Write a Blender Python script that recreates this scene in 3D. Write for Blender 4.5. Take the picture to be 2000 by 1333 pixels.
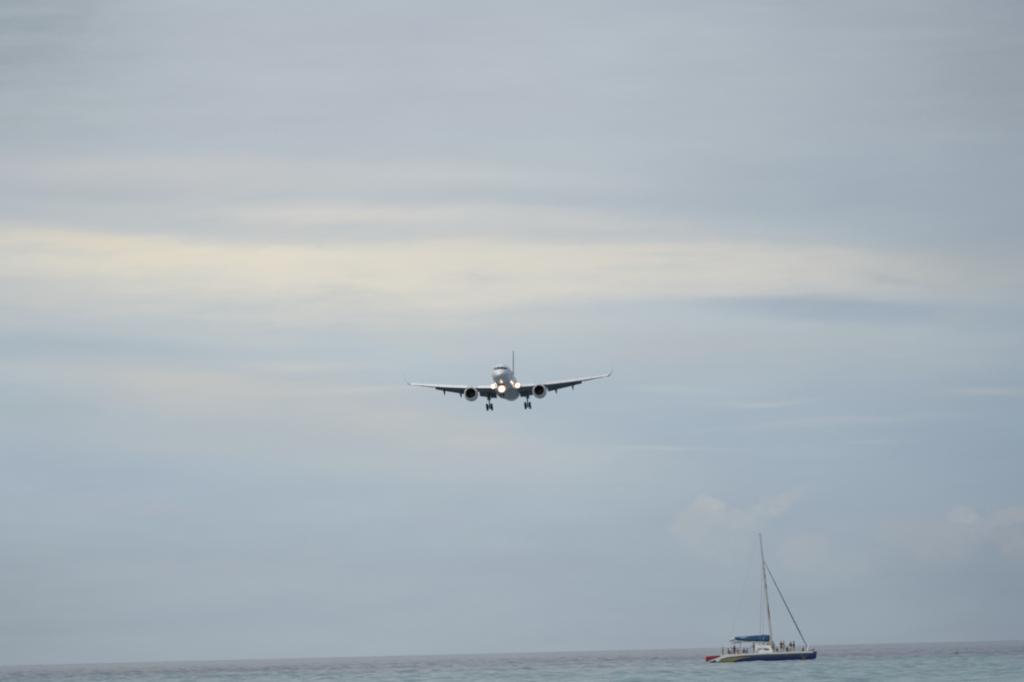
import bpy, bmesh, math, random
import numpy as np
from mathutils import Vector, Matrix, Euler

random.seed(7)
for o in list(bpy.data.objects):
    bpy.data.objects.remove(o)
SC = bpy.context.scene
COL = SC.collection
rad = math.radians

# ------------------------------------------------------------------ camera
FPX = 8333.33                      # focal length in pixels of the 2000 px wide photograph
CAM_H = 2.6
PITCH = rad(4.175)
ROLL = -math.atan(50 / 2000)
cam_data = bpy.data.cameras.new('camera')
cam = bpy.data.objects.new('camera', cam_data)
COL.objects.link(cam)
cam_data.sensor_width = 36.0
cam_data.lens = 150.0
cam_data.clip_start = 0.5
cam_data.clip_end = 120000.0
cam_data.dof.use_dof = True        # the photograph is focused short of its subjects
cam_data.dof.focus_distance = 64.0
cam_data.dof.aperture_fstop = 5.6
CAM_R = Euler((rad(90) + PITCH, 0, 0)).to_matrix() @ Matrix.Rotation(ROLL, 3, 'Z')
cam.matrix_world = Matrix.Translation((0, 0, CAM_H)) @ CAM_R.to_4x4()
SC.camera = cam


def ray(px, py):
    return (CAM_R @ Vector(((px - 1000) / FPX, -(py - 666.5) / FPX, -1))).normalized()


def on_sea(px, py):
    d = ray(px, py)
    return Vector((0, 0, CAM_H)) + d * (-CAM_H / d.z)


def azel(px, py):
    d = ray(px, py)
    return math.atan2(d.x, d.y), math.asin(d.z)


def lin(c):
    c = c / 255.0
    return c / 12.92 if c <= 0.04045 else ((c + 0.055) / 1.055) ** 2.4


def rgb(r, g, b):
    return (lin(r), lin(g), lin(b), 1.0)


# ------------------------------------------------------------------ view
SC.view_settings.view_transform = 'Standard'
SC.view_settings.look = 'None'
SC.view_settings.exposure = 0.0
SC.view_settings.gamma = 1.0
SC.render.engine = 'CYCLES'
SC.cycles.max_bounces = 6
SC.cycles.use_adaptive_sampling = True
SC.cycles.adaptive_threshold = 0.008
SC.cycles.adaptive_min_samples = 12

# ------------------------------------------------------------------ sky
SUN_EL = rad(44)
SUN_AZ = rad(-150)                 # measured from the view direction, left and a little behind the camera
world = bpy.data.worlds.new('World')
SC.world = world
world.cycles.sampling_method = 'NONE'   # an even, veiled sky: nothing small to aim at
world.use_nodes = True
WT = world.node_tree
WT.nodes.clear()


class Nd:
    """thin wrapper: math on shader sockets"""

    def __init__(self, tree):
        self.t = tree

    def new(self, kind, **kw):
        n = self.t.nodes.new(kind)
        for k, v in kw.items():
            setattr(n, k, v)
        return n

    def put(self, sock, v):
        if isinstance(v, bpy.types.NodeSocket):
            self.t.links.new(v, sock)
        else:
            sock.default_value = v

    def m(self, op, a, b=None, c=None, clamp=False):
        n = self.new('ShaderNodeMath', operation=op, use_clamp=clamp)
        self.put(n.inputs[0], a)
        if b is not None:
            self.put(n.inputs[1], b)
        if c is not None:
            self.put(n.inputs[2], c)
        return n.outputs[0]

    def mix(self, fac, a, b, blend='MIX'):
        n = self.new('ShaderNodeMix', data_type='RGBA', blend_type=blend)
        self.put(n.inputs[0], fac)
        self.put(n.inputs[6], a)
        self.put(n.inputs[7], b)
        return n.outputs[2]

    def xyz(self, x, y, z=0.0):
        n = self.new('ShaderNodeCombineXYZ')
        self.put(n.inputs[0], x)
        self.put(n.inputs[1], y)
        self.put(n.inputs[2], z)
        return n.outputs[0]

    def sep(self, v):
        n = self.new('ShaderNodeSeparateXYZ')
        self.put(n.inputs[0], v)
        return n.outputs[0], n.outputs[1], n.outputs[2]

    def noise(self, vec, scale, detail=3, rough=0.5, dim='3D'):
        n = self.new('ShaderNodeTexNoise', noise_dimensions=dim)
        self.put(n.inputs['Vector'], vec)
        n.inputs['Scale'].default_value = scale
        n.inputs['Detail'].default_value = detail
        n.inputs['Roughness'].default_value = rough
        return n.outputs['Fac'], n.outputs['Color']

    def ramp(self, fac, stops, interp='LINEAR'):
        n = self.new('ShaderNodeValToRGB')
        cr = n.color_ramp
        cr.interpolation = interp
        while len(cr.elements) < len(stops):
            cr.elements.new(0.5)
        for e, (p, c) in zip(cr.elements, stops):
            e.position = p
            e.color = c
        self.put(n.inputs[0], fac)
        return n.outputs[0]


W = Nd(WT)
coord = W.new('ShaderNodeTexCoord').outputs['Generated']
dx_, dy_, dz_ = W.sep(coord)
AZ = W.m('ARCTAN2', dx_, dy_)
EL = W.m('ARCSINE', dz_)
# gentle turbulence of the whole cloud sheet, stretched along the horizon
sheet = W.xyz(W.m('MULTIPLY', AZ, 0.28), EL, 0.0)
_, nc = W.noise(sheet, 42.0, 4, 0.55)
nx, ny, _ = W.sep(nc)
AZs = W.m('MULTIPLY_ADD', W.m('SUBTRACT', nx, 0.5), 0.030, AZ)
ELs = W.m('MULTIPLY_ADD', W.m('SUBTRACT', ny, 0.5), 0.0062, EL)
_, nc2 = W.noise(W.xyz(W.m('MULTIPLY', AZ, 0.42), EL, 3.0), 260.0, 4, 0.6)
fx, fy, _ = W.sep(nc2)
AZs = W.m('MULTIPLY_ADD', W.m('SUBTRACT', fx, 0.5), 0.012, AZs)
ELs = W.m('MULTIPLY_ADD', W.m('SUBTRACT', fy, 0.5), 0.0016, ELs)
P_SHEET = W.xyz(AZs, ELs)
# billows for the cumulus near the horizon
_, nc3 = W.noise(W.xyz(AZ, EL, 7.0), 260.0, 6, 0.6)
bx_, by_, _ = W.sep(nc3)
P_CUM = W.xyz(W.m('MULTIPLY_ADD', W.m('SUBTRACT', bx_, 0.5), 0.0075, AZ),
              W.m('MULTIPLY_ADD', W.m('SUBTRACT', by_, 0.5), 0.0075, EL))

# clear-to-hazy colour by height above the horizon
t = W.m('POWER', W.m('DIVIDE', W.m('MAXIMUM', EL, 0.0), math.pi / 2, clamp=True), 0.5)


def tt(deg):
    return math.sqrt(deg / 90.0)


base = W.ramp(t, [
    (0.0, rgb(160, 172, 181)), (tt(1.2), rgb(164, 177, 188)), (tt(2.5), rgb(169, 184, 196)),
    (tt(4.0), rgb(174, 189, 200)), (tt(5.2), rgb(179, 189, 197)), (tt(7.3), rgb(184, 192, 199)),
    (tt(9.0), rgb(179, 187, 196)), (tt(16), rgb(168, 178, 192)), (tt(40), rgb(138, 153, 175)),
    (1.0, rgb(120, 138, 166))])
# the overcast thins out towards the right (seen from the beach): darker and bluer
side = W.ramp(W.m('MULTIPLY_ADD', dx_, 1.6, 0.5, clamp=True), [
    (0.30, (0.92, 0.93, 0.94, 1)), (0.40, (0.99, 0.99, 0.99, 1)), (0.51, (0.985, 0.99, 0.995, 1)),
    (0.58, (0.90, 0.92, 0.935, 1)), (0.655, (0.78, 0.81, 0.845, 1)), (0.70, (0.68, 0.72, 0.77, 1)),
    (1.0, (0.64, 0.69, 0.75, 1))], 'B_SPLINE')
base = W.mix(1.0, base, side, 'MULTIPLY')
# faint mottling everywhere in the cloud sheet
mf, _ = W.noise(W.xyz(W.m('MULTIPLY', AZ, 0.22), EL, 1.0), 75.0, 5, 0.6)
mott = W.m('MULTIPLY_ADD', W.m('SUBTRACT', mf, 0.5), 0.22, 1.0)
base = W.mix(1.0, base, W.xyz(mott, mott, W.m('MULTIPLY_ADD', W.m('SUBTRACT', mf, 0.5), 0.14, 1.0)), 'MULTIPLY')
sky_col = base
# fibres: uneven density inside every streak
q1, _ = W.noise(W.xyz(W.m('MULTIPLY', AZs, 0.16), ELs, 4.0), 210.0, 6, 0.62)
TEX = W.m('MULTIPLY_ADD', W.m('SUBTRACT', q1, 0.5), 1.9, 1.0)
q2, _ = W.noise(P_CUM, 330.0, 5, 0.65)
TEXC = W.m('MULTIPLY_ADD', W.m('SUBTRACT', q2, 0.5), 2.6, 1.0)


def streak(xc, yc, half, up, dn, slope, col, amp, p=1.0, where=None):
    """one cloud streak: centre, half length, softness above and below (photo pixels -> radians)"""
    global sky_col
    a, e = azel(xc, yc)
    n = W.new('ShaderNodeMapping', vector_type='TEXTURE')
    W.put(n.inputs['Vector'], where or P_SHEET)
    n.inputs['Location'].default_value = (a, e, 0)
    n.inputs['Rotation'].default_value = (0, 0, -math.atan(slope) - math.atan(0.025))
    n.inputs['Scale'].default_value = (half / FPX, up / FPX, 1)
    u, v, _ = W.sep(n.outputs[0])
    v = W.m('MAXIMUM', v, W.m('MULTIPLY', v, -up / dn))
    d = W.m('MULTIPLY_ADD', u, u, W.m('MULTIPLY', v, v))
    if p != 1.0:
        d = W.m('POWER', d, p)
    f = W.m('MULTIPLY', W.m('EXPONENT', W.m('MULTIPLY', d, -1.0)), amp)
    f = W.m('MULTIPLY', f, TEXC if where else TEX, clamp=True)
    sky_col = W.mix(f, sky_col, rgb(*col))


# darker cloud patches towards the corners: lens falloff painted into the sky
streak(-60, 30, 330, 240, 260, 0, (146, 158, 165), 0.70)
streak(2080, 20, 300, 300, 330, 0, (142, 150, 161), 0.60)
streak(-40, 1240, 240, 160, 120, 0, (143, 156, 164), 0.60)
streak(2060, 1180, 240, 150, 120, 0, (132, 142, 156), 0.55)
# high grey-mauve sheet
streak(450, 335, 560, 30, 48, 0.015, (195, 196, 197), 0.75)
streak(930, 345, 330, 20, 24, 0.03, (194, 200, 203), 0.5)
streak(1450, 22, 90, 8, 8, 0.0, (178, 184, 193), 0.45)
streak(1750, 360, 330, 70, 70, 0.0, (154, 168, 182), 0.45)
streak(110, 398, 280, 16, 16, 0.03, (175, 187, 191), 0.6)
# the pale warm band
streak(640, 525, 880, 60, 138, 0.02, (209, 208, 202), 0.90)
streak(1400, 518, 540, 44, 54, 0.045, (204, 202, 197), 0.82, 1.6)
streak(1930, 522, 300, 45, 55, 0.02, (167, 173, 175), 0.55)
streak(0, 560, 260, 40, 50, 0.0, (184, 189, 190), 0.5)
streak(660, 420, 450, 24, 28, 0.02, (210, 208, 203), 0.78)
streak(1080, 436, 340, 18, 24, 0.05, (202, 203, 201), 0.5)
streak(400, 455, 230, 10, 13, 0.08, (189, 194, 199), 0.6)
streak(840, 456, 240, 7, 7, 0.01, (198, 200, 202), 0.4)
streak(540, 500, 580, 34, 72, 0.045, (226, 219, 203), 0.80)
streak(980, 500, 330, 22, 60, 0.02, (216, 212, 202), 0.6)
streak(170, 468, 230, 16, 44, 0.12, (222, 212, 192), 0.5)
streak(1230, 479, 95, 4, 4, -0.05, (188, 194, 199), 0.65)
streak(1290, 505, 60, 4, 5, 0.03, (191, 196, 199), 0.5)
streak(1250, 530, 90, 3, 4, 0.0, (196, 199, 199), 0.5)
streak(1740, 545, 110, 10, 12, 0.09, (164, 174, 180), 0.5)
# blue gap below it
streak(1660, 604, 310, 22, 25, 0.02, (156, 171, 186), 0.85, 1.8)
streak(1900, 612, 60, 10, 12, 0.0, (168, 174, 177), 0.5, 1.5)
streak(1240, 612, 230, 18, 26, 0.01, (177, 190, 201), 0.55)
streak(1560, 660, 480, 22, 75, 0.0, (178, 184, 188), 0.55)
streak(60, 672, 330, 28, 28, 0.03, (163, 179, 189), 0.6)
# wisps around the airliner
streak(430, 745, 340, 30, 60, 0.06, (195, 195, 193), 0.85)
streak(600, 706, 130, 9, 14, 0.02, (196, 198, 197), 0.85)
streak(720, 763, 130, 6, 7, -0.05, (194, 199, 201), 0.8)
streak(760, 830, 440, 46, 60, 0.17, (188, 192, 193), 0.8)
streak(700, 900, 330, 25, 36, 0.08, (181, 189, 192), 0.6)
streak(320, 840, 320, 30, 40, 0.05, (179, 185, 190), 0.6)
streak(80, 790, 160, 30, 30, 0.0, (160, 175, 182), 0.4)
streak(1485, 786, 85, 4, 5, 0.0, (183, 191, 196), 0.6)
streak(1300, 756, 75, 6, 8, 0.0, (184, 193, 197), 0.45)
streak(1580, 824, 260, 7, 10, -0.06, (177, 186, 194), 0.45)
streak(1260, 877, 110, 4, 4, 0.0, (184, 192, 195), 0.55)
streak(1690, 861, 65, 3, 3, 0.0, (172, 180, 187), 0.5)
streak(1945, 756, 110, 8, 10, -0.02, (172, 179, 183), 0.5)
streak(1480, 880, 160, 10, 12, 0.0, (168, 181, 192), 0.4)
# hazy cumulus low over the horizon
for s in [(1388, 984, 34, 15, 26, 0, (183, 187, 186), 0.62, 2.8), (1345, 1016, 42, 26, 50, -0.9, (174, 180, 184), 0.55, 2.8),
          (1400, 1040, 80, 40, 70, 0, (167, 176, 182), 0.5, 2.6), (1445, 1003, 60, 14, 30, 0, (173, 180, 184), 0.5, 2.6),
          (1520, 980, 50, 15, 22, -0.45, (173, 178, 184), 0.55, 2.6), (1565, 1066, 55, 22, 46, -0.35, (166, 173, 181), 0.55, 2.6),
          (1640, 1090, 90, 18, 50, -0.05, (161, 170, 178), 0.4, 2.2), (1745, 1035, 45, 26, 30, -0.5, (160, 168, 177), 0.5, 2.6),
          (1840, 1040, 100, 36, 60, -0.1, (158, 165, 174), 0.62, 2.8), (1882, 1008, 30, 11, 16, 0, (167, 172, 178), 0.55, 2.6),
          (1990, 1000, 75, 16, 24, -0.2, (160, 166, 171), 0.55, 2.2), (1985, 1045, 50, 14, 50, 0, (156, 161, 168), 0.5, 2.2),
          (860, 1000, 110, 26, 40, 0.1, (171, 181, 190), 0.35, 1.3), (970, 1060, 60, 14, 20, 0.1, (171, 180, 188), 0.3, 1.3),
          (610, 1075, 40, 14, 20, -0.3, (172, 178, 187), 0.4, 1.3), (400, 1115, 260, 16, 30, 0.0, (169, 175, 184), 0.45, 1.3),
          (300, 995, 190, 14, 16, 0.03, (171, 176, 184), 0.35, 1.2)]:
    streak(*s, where=P_CUM)

sky_tex = W.new('ShaderNodeTexSky', sky_type='NISHITA')
sky_tex.sun_disc = False
sky_tex.sun_elevation = SUN_EL
sky_tex.sun_rotation = SUN_AZ
sky_tex.air_density = 1.0
sky_tex.dust_density = 3.0
bg_sky = W.new('ShaderNodeBackground')
W.put(bg_sky.inputs[0], sky_tex.outputs[0])
bg_sky.inputs[1].default_value = 0.05
bg_cloud = W.new('ShaderNodeBackground')
W.put(bg_cloud.inputs[0], sky_col)
bg_cloud.inputs[1].default_value = 1.06
msh = W.new('ShaderNodeMixShader')
msh.inputs[0].default_value = 0.93          # cloud and haze cover
W.put(msh.inputs[1], bg_sky.outputs[0])
W.put(msh.inputs[2], bg_cloud.outputs[0])
wo = W.new('ShaderNodeOutputWorld')
W.put(wo.inputs[0], msh.outputs[0])

# ------------------------------------------------------------------ sun (veiled by cloud)
sun_data = bpy.data.lights.new('sun', 'SUN')
sun_data.energy = 2.2
sun_data.angle = rad(10)
sun_data.color = (1.0, 0.93, 0.84)
sun = bpy.data.objects.new('sun', sun_data)
COL.objects.link(sun)
sdir = Vector((math.sin(SUN_AZ) * math.cos(SUN_EL), math.cos(SUN_AZ) * math.cos(SUN_EL), math.sin(SUN_EL)))
sun.rotation_euler = sdir.to_track_quat('Z', 'Y').to_euler()


# ------------------------------------------------------------------ helpers
def tag(o, label=None, cat=None, group=None, kind=None):
    if label:
        o['label'] = label
    if cat:
        o['category'] = cat
    if group:
        o['group'] = group
    if kind:
        o['kind'] = kind
    return o


def empty(name, label, cat, group=None):
    o = bpy.data.objects.new(name, None)
    o.empty_display_size = 0.5
    COL.objects.link(o)
    return tag(o, label, cat, group)


MATS = {}


def mat(name, col, rough=0.5, metal=0.0, var=0.06, scale=3.0, coat=0.0, attr=None, ior=1.5):
    if name in MATS:
        return MATS[name]
    m = bpy.data.materials.new(name)
    m.use_nodes = True
    N = Nd(m.node_tree)
    b = m.node_tree.nodes['Principled BSDF']
    tc = N.new('ShaderNodeTexCoord').outputs['Object']
    f, _ = N.noise(tc, scale, 4, 0.6)
    if attr:
        base_c = N.new('ShaderNodeAttribute', attribute_name=attr).outputs['Color']
    else:
        base_c = (*col[:3], 1.0)
    k = N.m('MULTIPLY_ADD', N.m('SUBTRACT', f, 0.5), 2 * var, 1.0)
    N.put(b.inputs['Base Color'], N.mix(1.0, base_c, N.xyz(k, k, k), 'MULTIPLY'))
    N.put(b.inputs['Roughness'], N.m('MULTIPLY_ADD', f, 0.15, rough - 0.07))
    b.inputs['Metallic'].default_value = metal
    b.inputs['IOR'].default_value = ior
    b.inputs['Coat Weight'].default_value = coat
    MATS[name] = m
    return m


def lamp_mat(name, core, rim, strength):
    if name in MATS:
        return MATS[name]
    m = bpy.data.materials.new(name)
    m.use_nodes = True
    N = Nd(m.node_tree)
    b = m.node_tree.nodes['Principled BSDF']
    x, y, z = N.sep(N.new('ShaderNodeTexCoord').outputs['Object'])
    r = N.m('SQRT', N.m('MULTIPLY_ADD', y, y, N.m('MULTIPLY', z, z)))
    c = N.ramp(r, [(0.0, core), (0.35, core), (0.72, rim), (1.0, rim)])
    N.put(b.inputs['Emission Color'], c)
    N.put(b.inputs['Emission Strength'], N.m('MULTIPLY', N.m('EXPONENT', N.m('MULTIPLY', N.m('MULTIPLY', r, r), -3.6)), strength))
    b.inputs['Base Color'].default_value = (0.8, 0.8, 0.8, 1)
    MATS[name] = m
    return m


class MB:
    def __init__(self):
        self.v, self.f = [], []

    def add(self, vs, fs):
        k = len(self.v)
        self.v += [tuple(p) for p in vs]
        self.f += [tuple(i + k for i in q) for q in fs]
        return self

    def loft(self, rings, cap=True, closed=True):
        n = len(rings[0])
        vs = [p for r in rings for p in r]
        fs = []
        for i in range(len(rings) - 1):
            for j in range(n if closed else n - 1):
                a, b = i * n + j, i * n + (j + 1) % n
                fs.append((a, b, b + n, a + n))
        if cap and closed:
            fs.append(tuple(range(n - 1, -1, -1)))
            fs.append(tuple((len(rings) - 1) * n + j for j in range(n)))
        return self.add(vs, fs)

    def tube(self, pts, radii, n=10):
        pts = [Vector(p) for p in pts]
        if not hasattr(radii, '__len__'):
            radii = [radii] * len(pts)
        rings = []
        for i, p in enumerate(pts):
            d = (pts[min(i + 1, len(pts) - 1)] - pts[max(i - 1, 0)]).normalized()
            a = d.orthogonal().normalized() if abs(d.z) > 0.95 else d.cross(Vector((0, 0, 1))).normalized()
            b = d.cross(a)
            rings.append([p + (a * math.cos(2 * math.pi * k / n) + b * math.sin(2 * math.pi * k / n)) * radii[i] for k in range(n)])
        return self.loft(rings)

    def lathe(self, prof, n=28, axis='X', at=(0, 0, 0), cap=False):
        rings = []
        at = Vector(at)
        for x, r in prof:
            ring = []
            for k in range(n):
                c, s = math.cos(2 * math.pi * k / n) * r, math.sin(2 * math.pi * k / n) * r
                ring.append(at + (Vector((x, c, s)) if axis == 'X' else Vector((c, x, s)) if axis == 'Y' else Vector((c, s, x))))
            rings.append(ring)
        return self.loft(rings, cap)

    def box(self, c, s, rot=None):
        c = Vector(c)
        vs = []
        for x in (-1, 1):
            for y in (-1, 1):
                for z in (-1, 1):
                    p = Vector((x * s[0] / 2, y * s[1] / 2, z * s[2] / 2))
                    if rot is not None:
                        p = rot @ p
                    vs.append(c + p)
        return self.add(vs, [(0, 1, 3, 2), (4, 6, 7, 5), (0, 4, 5, 1), (2, 3, 7, 6), (0, 2, 6, 4), (1, 5, 7, 3)])

    def prism(self, poly, y0, y1):
        """polygon in x,z pulled from y0 to y1"""
        n = len(poly)
        vs = [(x, y0, z) for x, z in poly] + [(x, y1, z) for x, z in poly]
        fs = [tuple(range(n)), tuple(range(2 * n - 1, n - 1, -1))]
        fs += [(i, i + n, (i + 1) % n + n, (i + 1) % n) for i in range(n)]
        return self.add(vs, fs)

    def mesh(self, name, smooth=True, bevel=0.0):
        me = bpy.data.meshes.new(name)
        me.from_pydata([tuple(p) for p in self.v], [], self.f)
        bm = bmesh.new()
        bm.from_mesh(me)
        bmesh.ops.recalc_face_normals(bm, faces=bm.faces)
        if bevel:
            bmesh.ops.bevel(bm, geom=[e for e in bm.edges], offset=bevel, segments=2, affect='EDGES', clamp_overlap=True)
        for f in bm.faces:
            f.smooth = smooth
        if smooth:
            for e in bm.edges:
                if len(e.link_faces) == 2 and e.calc_face_angle(0) > rad(40):
                    e.smooth = False
        bm.to_mesh(me)
        bm.free()
        return me

    def build(self, name, material, parent=None, smooth=True, bevel=0.0):
        me = self.mesh(name, smooth, bevel)
        me.materials.append(material)
        o = bpy.data.objects.new(name, me)
        COL.objects.link(o)
        o.parent = parent
        return o


def obj(name, me, parent):
    o = bpy.data.objects.new(name, me)
    COL.objects.link(o)
    o.parent = parent
    return o


# ------------------------------------------------------------------ sea: one sheet, wave relief where the photo shows it
rng = np.random.default_rng(3)
ang_d = np.linspace(-rad(8.6), rad(8.6), 400)
ang_r = np.concatenate([np.linspace(rad(8.6), rad(30), 24)[1:], np.linspace(rad(30), rad(330), 50)[1:-1],
                        np.linspace(rad(330), rad(351.4), 24)[:-1]])
angs = np.concatenate([ang_d, ang_r])
rs = [0.0, 3, 8, 20, 45, 90, 150, 210, 250]
r = 280.0
while r < 60000:
    rs.append(r)
    r += 1.0 if r < 1000 else 1.0 + (r - 1000) * 0.0015 if r < 2500 else 3.25 + (r - 2500) * 0.025
rs = np.array(rs[1:])
dr = np.gradient(rs)
AA, RR = np.meshgrid(angs, rs)
DD = np.meshgrid(angs, dr)[1]
dense = np.clip((rad(11) - np.abs((AA + math.pi) % (2 * math.pi) - math.pi)) / rad(2.2), 0, 1)
X = RR * np.sin(AA)
Y = RR * np.cos(AA)
Z = np.zeros_like(X)
main = rad(205)
for i in range(46):
    lam = 2.0 * (11 / 2.0) ** rng.random()
    th = main + rng.normal(0, 0.8)
    k = 2 * math.pi / lam
    amp = 0.0092 * lam ** 0.75 * (0.5 + rng.random())
    ph = rng.random() * 6.283
    keep = np.clip((lam / DD - 1.9) / 1.6, 0, 1) * dense * np.clip((RR - 260) / 60, 0, 1)
    phase = k * (X * math.sin(th) + Y * math.cos(th)) + ph
    s = np.sin(phase)
    Z += amp * keep * (s + 0.22 * np.cos(2 * phase))
# gusty patches: stronger and weaker chop
patch = 0.8 + 0.35 * np.sin(X / 31 + 1.3 * np.sin(Y / 73)) * np.sin(Y / 57 + 0.8 * np.sin(X / 41))
Z *= patch
# lapping humps of water along the near side of the catamaran
for hx, hh, hw in ((1398, 0.10, 1.5), (1459, 0.36, 1.1), (1470, 0.16, 0.9), (1494, 0.26, 1.8), (1522, 0.14, 1.2), (1548, 0.20, 1.6), (1578, 0.24, 1.3)):
    hp = on_sea(hx, 1293.2)
    Z += hh * np.exp(-((X - hp.x) / hw) ** 2 - ((Y - hp.y) / 2.2) ** 2)
Z -= 0.21                          # mean level: hull and camera heights are measured from the crests
nr, na = X.shape
verts = np.stack([X, Y, Z], -1).reshape(-1, 3)
verts = np.vstack([verts, [[0, 0, 0]]]).astype(np.float32)
ii, jj = np.meshgrid(np.arange(nr - 1), np.arange(na), indexing='ij')
j2 = (jj + 1) % na
quads = np.stack([ii * na + jj, ii * na + j2, (ii + 1) * na + j2, (ii + 1) * na + jj], -1).reshape(-1, 4)[:, ::-1]
tris = np.stack([np.full(na, nr * na), (np.arange(na) + 1) % na, np.arange(na)], -1)
sea_me = bpy.data.meshes.new('sea')
sea_me.vertices.add(len(verts))
sea_me.vertices.foreach_set('co', verts.ravel())
loops = np.concatenate([quads.ravel(), tris.ravel()]).astype(np.int32)
sea_me.loops.add(len(loops))
sea_me.loops.foreach_set('vertex_index', loops)
sea_me.polygons.add(len(quads) + len(tris))
starts = np.concatenate([np.arange(len(quads)) * 4, len(quads) * 4 + np.arange(len(tris)) * 3]).astype(np.int32)
sea_me.polygons.foreach_set('loop_start', starts)
sea_me.polygons.foreach_set('use_smooth', np.ones(len(starts), dtype=bool))
sea_me.update(calc_edges=True)
sea_me.validate()

sm = bpy.data.materials.new('sea_water')
sm.use_nodes = True
N = Nd(sm.node_tree)
b = sm.node_tree.nodes['Principled BSDF']
pos = N.new('ShaderNodeTexCoord').outputs['Object']
px_, py_, pz_ = N.sep(pos)
e1, _ = N.noise(N.xyz(px_, N.m('MULTIPLY', py_, 0.45), 0.0), 0.012, 4, 0.6)
dist = N.m('SQRT', N.m('MULTIPLY_ADD', px_, px_, N.m('MULTIPLY', py_, py_)))
shal = N.m('MULTIPLY_ADD', N.m('SUBTRACT', e1, 0.5), 700.0, dist)
# pale sandy shallows near the beach, deeper water outside
shallow = N.m('DIVIDE', N.m('SUBTRACT', 1000.0, shal), 520.0, clamp=True)
f2, _ = N.noise(N.xyz(px_, N.m('MULTIPLY', py_, 0.3), 5.0), 0.16, 4, 0.65)
wcol = N.mix(shallow, (0.110, 0.125, 0.148, 1), (0.176, 0.276, 0.272, 1))
kk = N.m('MULTIPLY_ADD', N.m('SUBTRACT', f2, 0.5), 0.7, 1.0)
wcol = N.mix(1.0, wcol, N.xyz(kk, kk, kk), 'MULTIPLY')
N.put(b.inputs['Base Color'], wcol)
b.inputs['IOR'].default_value = 1.33
b.inputs['Roughness'].default_value = 0.15
w1, _ = N.noise(N.xyz(px_, N.m('MULTIPLY', py_, 0.8), 0.0), 0.55, 5, 0.6)
w2, _ = N.noise(N.xyz(N.m('MULTIPLY', px_, 0.5), N.m('MULTIPLY', py_, 0.8), 2.0), 0.11, 4, 0.6)
bump = N.new('ShaderNodeBump')
bump.inputs['Strength'].default_value = 1.0
bump.inputs['Distance'].default_value = 1.0
# beyond the modelled waves the relief is left to the bump
far = N.m('DIVIDE', N.m('SUBTRACT', dist, 800.0), 1600.0, clamp=True)
hgt = N.m('MULTIPLY_ADD', w1, 0.26, N.m('MULTIPLY', w2, 0.9))
N.put(bump.inputs['Height'], N.m('MULTIPLY', hgt, N.m('MULTIPLY_ADD', far, 2.0, 1.0)))
N.put(b.inputs['Normal'], bump.outputs[0])
sea_me.materials.append(sm)
sea = bpy.data.objects.new('sea', sea_me)
COL.objects.link(sea)
tag(sea, 'choppy grey-green sea reaching to the horizon', 'sea', kind='structure')

# ------------------------------------------------------------------ airliner (metres; x forward, y its left wing, z up; station s counted back from the nose)
white = mat('aircraft_white', (0.80, 0.80, 0.80), 0.32, 0, 0.04, 0.8, coat=0.3)
grey_paint = mat('aircraft_grey', (0.46, 0.47, 0.50), 0.38, 0, 0.05, 0.8)
flap_shade_paint = mat('flap_shade_grey', (0.14, 0.165, 0.20), 0.5, 0, 0.08, 1.0)  # flap colour, also the painted shade below the inboard wing
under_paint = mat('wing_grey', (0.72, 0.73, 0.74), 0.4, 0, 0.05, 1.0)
fin_paint = mat('fin_grey', (0.78, 0.77, 0.82), 0.4, 0, 0.05, 0.8)
bare_metal = mat('bare_metal', (0.62, 0.63, 0.65), 0.25, 0.9, 0.05, 2.0)
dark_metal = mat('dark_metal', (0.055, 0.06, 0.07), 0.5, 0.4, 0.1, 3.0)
fan_dark = mat('fan_dark', (0.018, 0.020, 0.024), 0.5, 0.3, 0.1, 3.0)
lip_paint = mat('inlet_lip_paint', (0.50, 0.51, 0.53), 0.45, 0.2, 0.05, 2.0)
gear_metal = mat('gear_metal', (0.16, 0.17, 0.19), 0.45, 0.3, 0.1, 3.0)
rubber = mat('tyre_rubber', (0.018, 0.018, 0.020), 0.8, 0, 0.1, 6.0)
cockpit_glass = mat('cockpit_glass', (0.02, 0.022, 0.027), 0.12, 0, 0.05, 1.0)
lamp_landing = lamp_mat('landing_lamp_glow', (1.0, 0.93, 0.80, 1), (1.0, 0.42, 0.12, 1), 8.0)
lamp_small = lamp_mat('small_lamp_glow', (1.0, 0.80, 0.55, 1), (1.0, 0.45, 0.15, 1), 0.5)
lamp_red = lamp_mat('red_lamp_glow', (1.0, 0.25, 0.22, 1), (1.0, 0.2, 0.18, 1), 1.6)
lamp_green = lamp_mat('green_lamp_glow', (0.35, 1.0, 0.6, 1), (0.3, 0.9, 0.5, 1), 0.5)

plane = empty('airliner', 'white twin-engine airliner flying towards the viewer with landing gear and flaps down', 'airplane')


def sx(s):
    return 20.0 - s


# fuselage: station, half width, half height, centre height
FUS = [(0.0, 0.02, 0.02, -0.62), (0.12, 0.30, 0.28, -0.60), (0.4, 0.56, 0.54, -0.55), (0.9, 0.86, 0.84, -0.46),
       (1.6, 1.14, 1.14, -0.34), (2.4, 1.37, 1.42, -0.22), (3.3, 1.56, 1.66, -0.12), (4.4, 1.73, 1.85, -0.05),
       (5.8, 1.84, 1.97, -0.01), (7.5, 1.88, 2.005, 0.0), (14, 1.88, 2.005, 0.0), (22, 1.88, 2.005, 0.0), (31, 1.88, 2.005, 0.0),
       (34, 1.82, 1.93, 0.07), (37, 1.62, 1.70, 0.28), (40, 1.30, 1.36, 0.58), (43, 0.88, 0.95, 0.92), (45.5, 0.48, 0.55, 1.22),
       (47.0, 0.20, 0.22, 1.42)]


def fus_at(s):
    a = np.array(FUS)
    return [float(np.interp(s, a[:, 0], a[:, k])) for k in (1, 2, 3)]


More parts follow.
